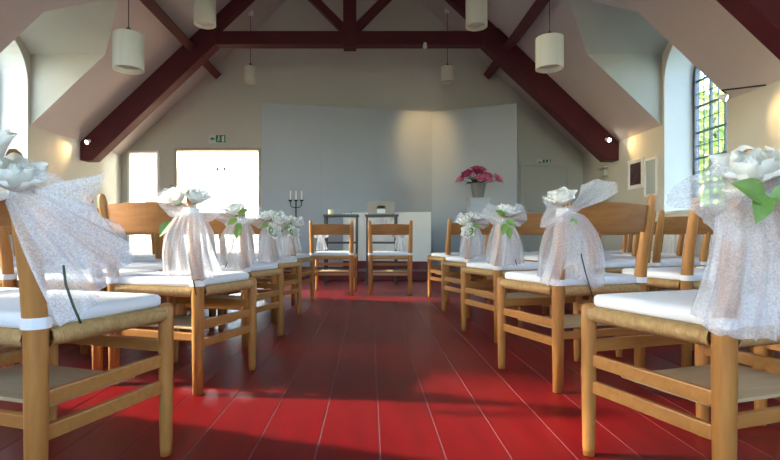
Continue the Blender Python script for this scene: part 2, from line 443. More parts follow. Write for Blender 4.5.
# ------------------------------------------------------------------ roof timbers
def truss(Y, label):
    t = empty('roof_truss', (XC, Y, 0)); tag(t, label, 'roof truss', 'oxblood roof trusses')
    hd = .11
    for s in (-1, 1):
        xw = (XR-XC)*s
        def X(z, off): return xw - s*((z-EAVE)/SL + off)
        zt, zb = 3.87, 3.62
        poly = [(xw-s*.005, 2.115), (xw-s*.005, 1.83), (X(1.83, .50), 1.83), (X(zb, .50), zb), (X(zb, .50)-s*.02, zt), (X(zt, .01), zt)]
        MB().prism(poly, 'y', -hd, hd).build('lower_rafter', 'beam', t, bevel=.01)
        poly = [(X(zt, .01), zt), (X(zt, .27), zt), (X(5.6, .27), 5.6), (X(5.6, .01), 5.6)]
        MB().prism(poly, 'y', -.08, .08).build('upper_rafter', 'beam', t, bevel=.008)
        # brace from king post
        a = .075
        poly = [(s*.09, 3.80), (s*.09, 3.80+2.2*a), (s*(.09+.95), 3.80+.95+2.2*a), (s*(.09+1.08), 3.80+1.08)]
        MB().prism(poly, 'y', -.07, .07).build('brace', 'beam', t, bevel=.008)
    hx = (XR-XC) - (3.62-EAVE)/SL - .50
    MB().box(-hx, hx, -.09, .09, 3.62, 3.83).build('collar_beam', 'beam', t, bevel=.01)
    MB().box(-.10, .10, -.1, .1, 3.58, RIDGE-.25).build('king_post', 'beam', t, bevel=.01)
    return t
truss(7.8, 'oxblood roof truss with collar beam and king post in front of the gable wall')
truss(4.0, 'oxblood roof truss rafter between the two bays of arched windows')
truss(.4, 'oxblood roof truss high above the last rows of chairs')
for s, lab in ((-1, 'oxblood purlin running along the ceiling on the doorway side'), (1, 'oxblood purlin running along the ceiling on the picture side')):
    z = 3.66; xx = (XR - (z-EAVE)/SL) if s > 0 else (XL + (z-EAVE)/SL)
    o = MB().box(-.065, .065, YB+.02, YF-.01, -.085, .075).build('purlin', 'beam', bevel=.01)
    o.rotation_euler = (0, s*math.atan(SL), 0); o.location = (xx - s*.065, 0, z-.075)
    tag(o, lab, 'purlin', 'ceiling purlins')

# ------------------------------------------------------------------ blue-grey folding screen behind the altar
def wall_pt(px, D): return (px-369)*D/500
sx0, sy0, sx1, sy1, sx2, sy2 = wall_pt(262, 8.25), 8.25, wall_pt(432, 8.88), 8.88, wall_pt(517, 8.3), 8.3
scr = empty('screen_wall', (sx1, sy1, ZD)); tag(scr, 'tall blue grey screen of two angled panels behind the altar', 'screen')
for (ax, ay, bx, by) in ((sx0, sy0, sx1, sy1), (sx1, sy1, sx2, sy2)):
    L = math.hypot(bx-ax, by-ay); nb = 3 if L > 2 else 2
    for k in range(nb):
        p = MB().box(.0005+L*k/nb, L*(k+1)/nb-.0005, 0, .06, 0, 2.73).build('panel', 'screen', scr)
        p.location = (ax-sx1, ay-sy1, 0); p.rotation_euler = (0, 0, math.atan2(by-ay, bx-ax))
# low white altar front
al = empty('altar_panel', (0, 0, ZD)); tag(al, 'low white altar panel standing before the blue grey screen', 'altar panel')
x0, x1 = wall_pt(343, 8.25), wall_pt(431, 7.95)
L = math.hypot(x1-x0, .3); ang = math.atan2(-.3, x1-x0)
for k in range(2):
    o = MB().box(L*k/2+.002, L*(k+1)/2-.002, 0, .05, .12, .91).build('panel', 'altar', al, bevel=.004); o.location = (x0, 8.25, 0); o.rotation_euler = (0,0,ang)
o = MB().box(0, L, .005, .06, 0, .118).build('plinth', 'dais', al); o.location = (x0, 8.25, 0); o.rotation_euler = (0,0,ang)

# ------------------------------------------------------------------ church chair
LH, PH, SZ = 0.452, 0.835, 0.44
def make_chair():
    t = empty('church_chair')
    for s in (-1, 1):
        MB().tube([(s*.23,.2,0),(s*.23,.2,.03),(s*.23,.2,.2),(s*.23,.2,.40),(s*.23,.2,LH-.012),(s*.23,.2,LH-.003),(s*.23,.2,LH)],
                  [.016,.018,.021,.022,.021,.016,.008], 12).build('front_leg', 'oak', t, smooth=True)
        MB().tube([(s*.22,-.2,0),(s*.22,-.2,.2),(s*.22,-.2,.44),(s*.222,-.212,.56),(s*.226,-.242,.74),(s*.228,-.254,.80),(s*.229,-.258,.825),(s*.229,-.26,PH)],
                  [.021,.024,.026,.0245,.021,.0195,.015,.006], 12).build('rear_post', 'oak', t, smooth=True)
        for z, nm in ((.285, 'side_rung'), (.207, 'side_rung')):
            o = MB().box(-.009, .009, -.185, .185, -.018, .018).build(nm, 'oakh', t, bevel=.004, loc=(s*.225, 0, z))
    # curved backrest plate
    def pl(u, v, back):
        x = -.208+.416*u; z = .672+.115*v + .005*v*math.sin(PI*u); lean = -.2-.058*(z-.44)/.395
        return Vector((x, lean - .032*math.sin(PI*u) - (.008 if back else -.008), z))
    m = MB(); NU = 14
    m.grid(lambda u, v: pl(u, v, True), NU, 3); m.grid(lambda u, v: pl(u, v, False), NU, 3)
    for k in range(NU):
        for v in (0, 1):
            a, b = k/NU, (k+1)/NU; m.face([pl(a,v,True), pl(b,v,True), pl(b,v,False), pl(a,v,False)])
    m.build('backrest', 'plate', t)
    # rungs front / rear
    MB().box(-.212, .212, -.009, .009, -.018, .018).build('front_rung', 'oakh', t, bevel=.004, loc=(0, .2, .325))
    MB().box(-.2, .2, -.009, .009, -.016, .016).build('rear_rung', 'oakh', t, bevel=.004, loc=(0, -.2, .235))
    MB().box(-.21, .21, -.16, .1, .255, .265).build('book_shelf', 'shelf', t, bevel=.003)
    # woven paper-cord seat: corrugated rolls running round four edges and mitred to the centre
    m = MB(); zc_ = .421; rr = .021
    def roll(ax, ay, bx, by):
        A, B = Vector((ax, ay, 0)), Vector((bx, by, 0)); n = 44; C = Vector((0, 0, 0))
        d = (B-A).normalized(); inn = Vector((-d.y, d.x, 0))
        if inn.dot(-(A+B)/2) < 0: inn = -inn
        L = (B-A).length
        prof = [(.02, -rr*.95), (0.0, -rr), (-rr*.75, -rr*.6), (-rr, 0), (-rr*.75, rr*.7), (0, rr*1.0), (.02, rr*.98)]
        def fn(u, v):
            k = v*(len(prof)-1); i = min(int(k), len(prof)-2); f = k-i
            po = prof[i][0]*(1-f)+prof[i+1][0]*f; pz = prof[i][1]*(1-f)+prof[i+1][1]*f
            cor = 1 + .09*math.sin(u*n*2*PI + v*2.2)
            return A + d*(L*u) + inn*(po*cor) + Vector((0, 0, zc_+pz*cor))
        m.grid(fn, n*4, 6)
    roll(-.21,.2,.21,.2); roll(-.2,-.2,.2,-.2); roll(.226,-.18,.23,.185); roll(-.226,-.18,-.23,.185)
    m.box(-.215, .215, -.185, .185, zc_-.015, zc_+.017)
    m.build('woven_seat', 'rope', t, smooth=True)
    return t
def make_cushion():
    t = empty('seat_cushion')
    hw, hd, th, rc = .217, .207, .036, .022
    def outline(k, n, ins):
        pts = []
        for (cx, cy, a0) in ((hw-rc, hd-rc, 0), (-hw+rc, hd-rc, 90), (-hw+rc+.004, -hd+rc, 180), (hw-rc-.004, -hd+rc, 270)):
            for j in range(5):
                a = R(a0+90*j/4); pts.append(((cx+(rc)*math.cos(a))*(1-ins), (cy+rc*math.sin(a))*(1-ins)))
        return pts
    m = MB(); layers = [(.02, 0), (0, .006), (0, .026), (.025, .034), (.12, .038), (.5, .042), (.95, .043)]
    rings = []
    for ins, z in layers:
        i = len(m.v); p = outline(0, 0, ins); m.v += [(a, b, z) for a, b in p]; rings.append((i, len(p)))
    for (a, n), (b, _) in zip(rings, rings[1:]):
        m.f += [(a+j, a+(j+1) % n, b+(j+1) % n, b+j) for j in range(n)]
    m.f.append(tuple(rings[-1][0]+j for j in range(rings[-1][1]))); m.f.append(tuple(rings[0][0]+j for j in reversed(range(rings[0][1]))))
    m.build('cushion_pad', 'cushion', t, smooth=True)
    for s in (-1, 1):
        b = MB(); n = 14
        for (r0, r1) in ((.0275, .0305),):
            pr = [(r0, .004), (r1, .004), (r1, .029), (r0, .029), (r0, .004)]
            b.lathe(pr, n, (s*.22, -.2))
        b.box(min(s*.196, s*.214), max(s*.196, s*.214), -.197, -.173, .006, .027)
        b.build('cushion_strap', 'ribbon', t)
    return t
chair0 = make_chair(); cush0 = make_cushion(); first = [True]
def place(cx, cy, rot, clabel, klabel, cg, kg):
    if first[0]: a, b = chair0, cush0; first[0] = False
    else: a, b = copy_tree(chair0), copy_tree(cush0)
    a.location = (cx, cy, 0.001); b.location = (cx, cy, .4435); a.rotation_euler = b.rotation_euler = (0, 0, rot)
    tag(a, clabel, 'chair', cg); tag(b, klabel, 'cushion', kg)
    return a
ORD = ['front row', 'second row', 'third row', 'fourth row', 'fifth row']
NTH = ['aisle', 'second', 'third', 'fourth', 'fifth', 'sixth']
POST = {}
def loc2w(cx, cy, rot, p): 
    c_, s_ = math.cos(rot), math.sin(rot)
    return Vector((cx + c_*p[0]-s_*p[1], cy + s_*p[0]+c_*p[1], p[2]))
for side, rows, xleg, rot, nch in ((1, [1.49, 2.47, 3.45, 4.38, 5.4], .655, R(18.5), 5), (-1, [1.49, 2.44, 3.3, 4.15, 5.1], -.60, R(-18.5), 6)):
    sn = 'picture wall side' if side > 0 else 'doorway side'
    for ri, D in enumerate(rows):
        for k in range(nch):
            lx = -side*.23
            off = loc2w(0, 0, rot, (lx, .2, 0))
            xl = xleg
            if side < 0: xl = [-.605, -.57, -.585, -.58, -.58][ri]
            kk = k*.535 + (.2 if side > 0 and k else 0)
            cx = xl - off.x + side*kk*math.cos(rot); cy = D - off.y + kk*abs(math.sin(rot))
            jr = rot + R(random.uniform(-2, 2))*(1 if k else 0)
            row = ORD[4-ri]
            if k == 0: cl = 'pale oak church chair on the aisle, %s from the altar, %s' % (row, sn)
            else: cl = 'pale oak church chair, %s from the aisle, %s from the altar, %s' % (NTH[k], row, sn)
            kl = cl.replace('pale oak church chair', 'white seat cushion on the chair' if k else 'white seat cushion')
            place(cx, cy, jr, cl.replace(' from the altar', ''), kl.replace(' from the altar', ''), 'church chairs on the '+sn, 'seat cushions on the '+sn)
            if k == 0: POST[(side, ri)] = (cx, cy, rot)
place(-.405, 5.78, R(-3), 'oak church chair before the table with the cream candle', 'white cushion on the chair before the cream candle', "couple's chairs before the altar", "couple's cushions")
place(.245, 5.78, R(-2), 'oak church chair before the table with the taupe box', 'white cushion on the chair before the taupe box', "couple's chairs before the altar", "couple's cushions")

# ------------------------------------------------------------------ tulle bows with roses
def catmull(p, t):
    n = len(p)-1; k = min(int(t*n), n-1); f = t*n-k
    a, b, c_, d = p[max(k-1, 0)], p[k], p[k+1], p[min(k+2, n)]
    return .5*((2*b)+(c_-a)*f+(2*a-5*b+4*c_-d)*f*f+(3*b-a-3*c_+d)*f**3)
def sheet(hem, folds, amp, bulge=.02, flare=1.0, neckw=.02, ph=0, nu=48, nv=14):
    hem = [Vector((p[0], p[2] if len(p) > 2 else -.02, p[1])) for p in hem]
    h0 = hem[0]; h1 = hem[-1]
    across = (h1-h0); across.y = 0
    across = across.normalized() if across.length > 1e-4 else Vector((1, 0, 0))
    def fn(u, v):
        H = catmull(hem, u); nk = across*neckw*(u-.5)
        w = v**flare
        p = Vector((nk.x+(H.x-nk.x)*w, 0, nk.z+(H.z-nk.z)*v))
        p.y = H.y*w - bulge*math.sin(PI*min(1, v*1.05)) + amp*v*math.sin(2*PI*folds*u+ph+1.5*v) + .3*amp*v*math.sin(2*PI*folds*2.7*u+ph*2)
        p.z += .35*amp*v*math.sin(2*PI*folds*1.3*u+ph)
        p.x += .25*amp*math.sin(PI*v)*math.sin(2*PI*folds*u*1.7+ph)
        return p
    return MB().grid(fn, nu, nv)
def petal_mesh(name, w, h, curl, material):
    def fn(u, v):
        s = u*2-1; wd = w*(.35+.65*math.sin(PI*min(1, .15+.62*v)))*(1 if v < .8 else 1-.5*((v-.8)/.2)**2)
        a = s*1.15
        r = w*.9
        return Vector((r*math.sin(a)*wd/w, r*(1-math.cos(a)) - curl*(v**2.2)*h*.8 - .30*h*v*(1-v), h*v*(1-.10*s*s)))
    return MB().grid(fn, 8, 7).mesh(name, material, smooth=True)
PET = [petal_mesh('petal', .018, .046, -.25, 'rose'), petal_mesh('petal', .028, .050, .10, 'rose'), petal_mesh('petal', .036, .050, .60, 'rose')]
def leaf_mesh(name, L, W, material):
    def fn(u, v):
        s = u*2-1; w = W*math.sin(PI*min(1, v**.8))*(1-.15*v)
        return Vector((s*w, L*v, .25*abs(s)*w - .18*L*v*v))
    return MB().grid(fn, 6, 8).mesh(name, material, smooth=True)
LEAF = leaf_mesh('leaf', .085, .026, 'leaf')
def aim(o, axis, roll=0):
    q = Vector(axis).normalized().to_track_quat('Z', 'Y'); o.rotation_mode = 'QUATERNION'
    from mathutils import Quaternion
    o.rotation_quaternion = q @ Quaternion((0, 0, 1), roll)
def rose(parent, loc, axis, sc, split=True):
    r = empty('rose'); r.parent = parent; r.location = loc; aim(r, axis); r.scale = (sc,)*3
    lay = [(0, 3, .005, .0), (0, 4, .011, .1), (1, 5, .017, .22), (2, 6, .021, .42)]
    if split:
        for li, (m, n, rad, tilt) in enumerate(lay):
            for k in range(n):
                a = 2*PI*k/n + li*.7
                M = Matrix.Rotation(a, 4, 'Z') @ Matrix.Translation((0, -rad, 0)) @ Matrix.Rotation(tilt, 4, 'X')
                o = inst('petal', PET[m], r); o.matrix_local = M
    else:
        b = MB()
        for li, (m, n, rad, tilt) in enumerate(lay):
            for k in range(n):
                a = 2*PI*k/n + li*.7
                M = Matrix.Rotation(a, 4, 'Z') @ Matrix.Translation((0, -rad, 0)) @ Matrix.Rotation(tilt, 4, 'X')
                i = len(b.v); me = PET[m]
                b.v += [tuple(M @ v.co) for v in me.vertices]; b.f += [tuple(i+q for q in p.vertices) for p in me.polygons]
        b.build('petals', 'rose', r, smooth=True)
    MB().lathe([(0.001, -.012), (.010, -.008), (.014, 0), (.012, .01)], 10).build('calyx', 'leaf', r, smooth=True)
    return r
def bow(key, zneck, label, sheets, roses, leaves, stem, split, off=(0, -.03, 0), ring=True, group='tulle bows tied along the aisle'):
    side, ri = key; cx, cy, rot = POST[key]
    ly = -.2-.058*(zneck-.44)/.395
    p = loc2w(cx, cy, rot, (-side*.225, ly, zneck))
    t = empty('tulle_bow', p + Vector(off)); tag(t, label, 'bow', group)
    for i, s in enumerate(sheets):
        s.build('tulle_fold', 'tulle', t, smooth=True)
    if ring:
        c_ = Vector((0, 0, 0)) - Vector(off)
        MB().lathe([(.026, -.012), (.031, -.009), (.032, 0), (.031, .009), (.026, .012)], 16).build('ribbon_tie', 'ribbon', t, smooth=True, loc=c_)
    for r in roses: rose(t, r[0], r[1], r[2], split)
    for (lo, ax, sc) in leaves:
        l = inst('leaf', LEAF, t, lo, None, (sc,)*3); yv = Vector(ax).normalized(); zv = Vector((-.15, -1, .35)); xv = yv.cross(zv).normalized(); zv = xv.cross(yv)
        l.rotation_mode = 'QUATERNION'; l.rotation_quaternion = Matrix((xv, yv, zv)).transposed().to_quaternion()
    if stem: MB().tube(stem, .0028, 6).build('stem', 'stem', t, smooth=True)
    return t
def SHT(*a, **k): return sheet(*a, **k)
# nearest pair
bow((-1, 0), .745, 'large tulle bow fanning towards the aisle, fifth row, doorway side', [
    SHT([(.125,-.272,-.04),(.16,-.262,-.05),(.205,-.23,-.05),(.245,-.175,-.05),(.278,-.125,-.04),(.185,-.025,-.03)], 5, .011, .015, .9, .05, nu=72, nv=20),
    SHT([(.13,-.20,.0),(.19,-.16,.02),(.24,-.10,.02),(.17,-.03,.0)], 5, .012, .02, .8, .05, 1.0, nu=60, nv=16),
    SHT([(.17,-.06,-.02),(.215,.032,-.03),(.165,-.008,-.02),(.12,.028,-.02),(.06,.05,-.02)], 3, .006, .015, .85, .04, 2.0, nu=60),
    SHT([(-.03,.02,-.03),(-.06,-.01,-.05),(-.045,-.055,-.05),(-.01,-.05,-.04)], 2, .008, .02, .8, .03, .4, nu=36),
    SHT([(-.10,.05,-.02),(-.12,.0,-.02),(-.08,-.02,-.02)], 2, .01, .02, .8, .03, .9, nu=30)],
    [((.028,-.02,.01), (.35,-.5,.75), 1.05), ((-.015,-.03,.055), (-.15,-.5,.8), 1.2)], [((-.02,-.03,.0), (-.8,-.3,-.4), .7)],
    [(.158,-.07,-.15),(.166,-.075,-.187),(.180,-.075,-.227),(.195,-.075,-.262)], True)
bow((1, 0), .745, 'large tulle bow with green leaves, fifth row, picture wall side', [
    SHT([(-.14,-.255,-.02),(-.115,-.285,-.04),(-.06,-.295,-.06),(-.01,-.295,-.06),(.04,-.285,-.05),(.10,-.25,-.03)], 6, .009, .025, .36, .09, nu=80, nv=20),
    SHT([(-.045,-.27,.05),(.0,-.28,.08),(.08,-.28,.07),(.12,-.26,.03)], 5, .010, -.03, .5, .05, 1.0, nu=60, nv=16),
    SHT([(-.06,-.13,-.03),(-.10,-.085,-.03),(-.15,-.045,-.03),(-.205,-.022,-.03),(-.16,.02,-.02),(-.09,.055,-.02)], 4, .008, .02, .75, .05, .3, nu=64, nv=18),
    SHT([(.05,.06,-.02),(.14,.08,-.02),(.19,.02,-.03),(.10,-.06,-.05)], 4, .010, .03, .75, .05, 1.3, nu=56)],
    [((-.022,-.01,.02), (-.25,-.5,.75), 1.2), ((.05,-.01,.03), (.4,-.4,.75), 1.0)],
    [((-.035,-.075,-.02), (-.75,-.35,.28), 1.05), ((-.035,-.08,-.02), (.75,-.35,.15), .95), ((-.045,-.085,-.012), (-.45,-.4,-.75), .8)],
    None, True)
# second pair
bow((1, 1), .755, 'tulle bow with a full bell skirt, fourth row, picture wall side', [
    SHT([(-.118,-.285,-.03),(-.07,-.295,-.05),(-.01,-.215,-.05),(.05,-.29,-.06),(.10,-.305,-.05),(.145,-.285,-.02)], 6, .011, .05, .45, .05, nu=64, nv=16),
    SHT([(-.11,-.27,.03),(0,-.28,.07),(.13,-.27,.03)], 5, .011, -.04, .45, .05, 1.0, nu=48),
    SHT([(.05,.0,.0),(.12,.06,.0),(.185,.065,-.01),(.185,.115,-.01),(.12,.125,.0),(.06,.11,0)], 3, .010, .02, .75, .03, .3, nu=48),
    SHT([(-.05,.06,-.02),(-.105,.055,-.02),(-.10,.0,-.03),(-.12,-.07,-.03),(-.04,-.05,-.05)], 3, .010, .02, .8, .04, 1.3, nu=48)],
    [((-.03,-.02,.03), (-.3,-.45,.8), 1.05)], [((.0,-.05,-.03), (.1,-.4,-.9), .5)],
    [(.02,-.075,-.16),(.035,-.085,-.24),(.065,-.085,-.34)], True)
bow((-1, 1), .755, 'tulle bow with one pale leaf, fourth row, doorway side', [
    SHT([(-.095,-.245,-.03),(-.05,-.26,-.05),(.0,-.235,-.05),(.04,-.265,-.06),(.09,-.27,-.06),(.135,-.25,-.02)], 6, .011, .05, .5, .05, nu=64, nv=16),
    SHT([(-.09,-.25,.03),(.02,-.26,.07),(.12,-.24,.03)], 5, .011, -.04, .5, .05, 1.0, nu=48),
    SHT([(.05,-.06,.0),(.12,-.02,.0),(.16,.05,-.01),(.10,.09,-.01),(.04,.08,.0)], 3, .010, .02, .75, .03, .3, nu=48),
    SHT([(-.04,.09,-.02),(-.10,.08,-.02),(-.11,.03,-.03),(-.05,-.03,-.05)], 3, .010, .02, .8, .04, 1.3, nu=48)],
    [((-.035,-.02,.03), (-.35,-.4,.85), 1.2), ((.03,-.01,.035), (.3,-.4,.85), 1.0)], [((-.05,-.06,-.045), (-.5,-.4,-.75), .85), ((-.04,-.05,.03), (-.9,-.3,.2), .5)],
    [(.02,-.055,-.16),(.03,-.06,-.22),(.05,-.06,-.33)], True)
# farther bows
GEN = [((1, 2), 'tulle bow with green sprig, third row, picture wall side', 1.05, -1), ((-1, 2), 'tulle bow with two leaves, third row, doorway side', 1.0, 1),
       ((1, 3), 'tulle bow with white roses, second row, picture wall side', .95, -1), ((-1, 3), 'tulle bow with white roses, second row, doorway side', 1.0, 1),
       ((-1, 4), 'tulle bow with white roses, front row, doorway side', .95, 1)]
for key, lab, sc, mx in GEN:
    rd = random.Random(key[1]*3+key[0]+9)
    def T(pts): return [(p[0]*sc*-mx, p[1]*sc, p[2]) for p in pts]
    j = lambda a: a*(1+rd.uniform(-.15, .15))
    sh = [SHT(T([(-j(.10),-.24,-.03),(-.04,-j(.26),-.06),(.05,-j(.26),-.06),(j(.12),-.24,-.02)]), 5, .012, .05, .5, .05, rd.random()*6, nu=44, nv=12),
          SHT(T([(-.09,-.23,.03),(.02,-.25,.07),(.11,-.23,.03)]), 4, .012, -.04, .5, .05, 1.0, nu=36, nv=10),
          SHT(T([(.04,-.04,.0),(j(.12),-.02,.0),(j(.14),.05,-.01),(.08,j(.10),-.01)]), 3, .012, .02, .75, .03, .3, nu=36, nv=10),
          SHT(T([(-.03,.08,-.02),(-j(.11),.09,-.02),(-.12,.02,-.03),(-.05,-.03,-.05)]), 3, .012, .02, .8, .04, 1.3, nu=36, nv=10)]
    ros = [((-.02*mx, -.02, .03), (-.2*mx, -.4, .9), 1.2)]
    lv = [((0, -.07, -.02), (.3*mx, -.4, -.85), .9), ((.0, -.07, .0), (-.7*mx, -.4, -.4), .8)]
    if key[1] >= 3:
        ros += [((.05*mx, -.03, .01), (.4*mx, -.5, .75), 1.15), ((.03*mx, -.05, -.07), (.3*mx, -.8, .3), 1.0)]
    else: lv += [((.01, -.075, -.04), (-.1*mx, -.5, -.9), .9), ((.0, -.06, .03), (.8*mx, -.3, .35), .8)]
    st = [(-.02*mx,-.06,-.10),(-.035*mx,-.06,-.17),(-.07*mx,-.06,-.27)] if key[1] == 2 else None
    bow(key, .75, lab, sh, ros, lv, st, False)
# little bows on the couple's chairs
for nm, px, lab in ((-1, -.535, 'small tulle bow tied inside the chair before the cream candle'), (1, .335, 'small tulle bow tied inside the chair before the taupe box')):
    t = empty('tulle_bow', (px, 5.62, .66)); tag(t, lab, 'bow', "little bows on the couple's chairs")
    SHT([(-.06,-.15,-.0),(0,-.16,-.02),(.07,-.15,0)], 4, .012, .03, .6, .03, nu=32, nv=10).build('tulle_fold', 'tulle', t, smooth=True)
    SHT([(-.05,.05,0),(-.08,.0,0),(-.03,-.03,0)], 2, .01, .02, .8, .03, nu=20, nv=8).build('tulle_fold', 'tulle', t, smooth=True)
    SHT([(.05,.05,0),(.08,.0,0),(.03,-.03,0)], 2, .01, .02, .8, .03, nu=20, nv=8).build('tulle_fold', 'tulle', t, smooth=True)
    MB().tube([(-nm*0-.0, .0, 0), (nm*.09, .0, .0)], .004, 6).build('ribbon_tie', 'ribbon', t)

# ------------------------------------------------------------------ altar furniture
def side_table(x0, x1, D, ztop, label):
    t = empty('side_table', ((x0+x1)/2, D, 0)); tag(t, label, 'table', 'slim dark tables before the altar')
    w = (x1-x0)/2; d = .18
    MB().box(-w, w, -d, d, ztop-.028, ztop).build('tabletop', 'darkwood', t, bevel=.004)
    for sx in (-1, 1):
        for sy in (-1, 1):
            MB().box(sx*(w-.03)-.014, sx*(w-.03)+.014, sy*(d-.03)-.014, sy*(d-.03)+.014, 0, ztop-.028).build('leg', 'darkwood', t, bevel=.003)
    MB().box(-w+.02, w-.02, -d+.02, d-.02, .56, .585).build('lower_shelf', 'darkwood', t, bevel=.003)
    return t
TD, TZ = 6.9, .955
side_table(wall_pt(324, TD), wall_pt(359, TD), TD, TZ, 'slim dark table carrying the cream candle')
side_table(wall_pt(365, TD), wall_pt(398, TD), TD, TZ, 'slim dark table carrying the taupe box')
cn = empty('pillar_candle', (wall_pt(331, 6.85), 6.85, TZ)); tag(cn, 'squat cream pillar candle on the slim dark table', 'candle')
MB().lathe([(0.001, 0), (.038, 0), (.040, .004), (.040, .068), (.034, .074), (.012, .068), (.001, .068)], 18).build('wax_body', 'cream', cn, smooth=True)
MB().tube([(0,0,.066),(.002,0,.084)], .0015, 6).build('wick', 'black', cn)
for k, (px, h, w) in enumerate(((348, .03, .05), (354, .038, .036))):
    b = empty('small_book', (wall_pt(px, 6.85), 6.85, TZ)); tag(b, ['flat dark book beside the cream candle', 'thick dark book at the end of the candle table'][k], 'book')
    MB().box(-w, w, -.06, .06, 0, .004).box(-w, w, -.06, .06, h-.004, h).box(-w, -w+.004, -.06, .06, .004, h-.004).build('cover', 'darkwood', b)
    MB().box(-w+.004, w-.004, -.055, .055, .004, h-.004).build('pages', 'altar', b)
bx = empty('storage_box', (wall_pt(381, 6.85), 6.85, TZ)); tag(bx, 'taupe box with a cut-out handle on the slim dark table', 'box')
hw, hh = .18, .165
MB().box(-hw, hw, -.11, .11, 0, .01).box(-hw, -hw+.01, -.11, .11, .01, hh).box(hw-.01, hw, -.11, .11, .01, hh).box(-hw+.01, hw-.01, .10, .11, .01, hh)\
    .box(-hw+.01, hw-.01, -.11, -.10, .01, .085).box(-hw+.01, -.06, -.11, -.10, .085, .115).box(.06, hw-.01, -.11, -.10, .085, .115).box(-hw+.01, hw-.01, -.11, -.10, .115, hh).build('box_body', 'box', bx)
MB().box(-hw-.006, hw+.006, -.118, .118, hh, hh+.014).build('box_lid', 'box', bx, bevel=.003)
MB().box(-.055, .055, -.1115, -.1105, .016, .07).build('paper_tag', 'altar', bx)

cb = empty('candelabra', (wall_pt(296, 8.0), 8.0, ZD)); tag(cb, 'black iron floor candelabra with three white candles', 'candelabra')
MB().lathe([(.001, 0), (.13, 0), (.13, .012), (.05, .03), (.016, .06)], 20).build('base', 'iron', cb, smooth=True)
MB().tube([(0,0,.05),(0,0,.6),(0,0,1.08)], .010, 8).build('stem', 'iron', cb, smooth=True)
for k in (-1, 0, 1):
    if k: MB().tube([(0,0,.98),(k*.05,0,.985),(k*.085,0,1.01),(k*.09,0,1.08)], .007, 8).build('arm', 'iron', cb, smooth=True)
    MB().lathe([(.006, 1.075), (.03, 1.09), (.034, 1.105), (.014, 1.10)], 12, (k*.09, 0)).build('drip_cup', 'iron', cb, smooth=True)
    cdl = MB().lathe([(.001, 1.10), (.012, 1.10), (.011, 1.245), (.004, 1.252), (.001, 1.25)], 10, (k*.09, 0)).build('candle', 'wax', cb, smooth=True)

# plinth with flower pot
VX, VD = wall_pt(478, 7.9), 7.9
pl = empty('plinth', (VX, VD, ZD)); tag(pl, 'slim pale plinth under the pot of pink flowers', 'plinth')
MB().box(-.15, .15, -.15, .15, .06, 1.09).build('shaft', 'screen', pl, bevel=.006); MB().box(-.17, .17, -.17, .17, 1.09, 1.12).build('cap', 'screen', pl, bevel=.006); MB().box(-.17, .17, -.17, .17, 0, .06).build('foot', 'screen', pl, bevel=.006)
PZ = ZD+1.12
pot = empty('flower_pot', (VX, VD, PZ)); tag(pot, 'grey metal pot of pink and magenta roses on the plinth', 'flowers')
MB().lathe([(.001, 0), (.075, 0), (.085, .02), (.118, .225), (.124, .235), (.114, .235), (.10, .18), (.001, .18)], 22).build('pot', 'zinc', pot, smooth=True)
rd = random.Random(5)
for k in range(22):
    a = rd.uniform(0, 2*PI); rr = rd.uniform(.02, .33); z = .27 + .15*(1-rr/.33)+rd.uniform(-.03, .05)
    p = Vector((rr*math.cos(a), rr*.6*math.sin(a), z)); ax = Vector((p.x*2, p.y*2-.15, .5)).normalized(); sz = rd.uniform(.9, 1.5)
    b = MB(); q = ax.to_track_quat('Z', 'Y').to_matrix().to_4x4(); Mx = Matrix.Translation(p) @ q @ Matrix.Scale(sz*1.25, 4)
    for (m, n, rad, tilt) in ((0, 3, .01, .2), (1, 4, .014, .3), (2, 5, .017, .5)):
        for j in range(n):
            M = Mx @ Matrix.Rotation(2*PI*j/n+m, 4, 'Z') @ Matrix.Translation((0, -rad, 0)) @ Matrix.Rotation(tilt, 4, 'X'); i = len(b.v); me = PET[m]
            b.v += [tuple(M @ v.co) for v in me.vertices]; b.f += [tuple(i+w_ for w_ in pp.vertices) for pp in me.polygons]
    f = b.build('blossom', 'pink' if rd.random() < .6 else 'dkpink', pot, smooth=True)
    MB().tube([(p.x*.2, p.y*.2, .18), (p.x*.5, p.y*.5, .25), tuple(p)], .004, 5).build('stem', 'dkleaf', f)
for k in range(16):
    a = rd.uniform(0, 2*PI); rr = rd.uniform(.1, .3)
    l = inst('leaf', None or LEAF, pot, (.3*rr*math.cos(a), .2*rr*math.sin(a), .22+rd.uniform(0, .08)), None, (1.9,)*3)
    l.rotation_mode = 'QUATERNION'; l.rotation_quaternion = Vector((math.cos(a), math.sin(a), rd.uniform(-.1, .7))).to_track_quat('Y', 'Z')
    l.material_slots[0].link = 'OBJECT'; l.material_slots[0].material = MT['dkleaf']

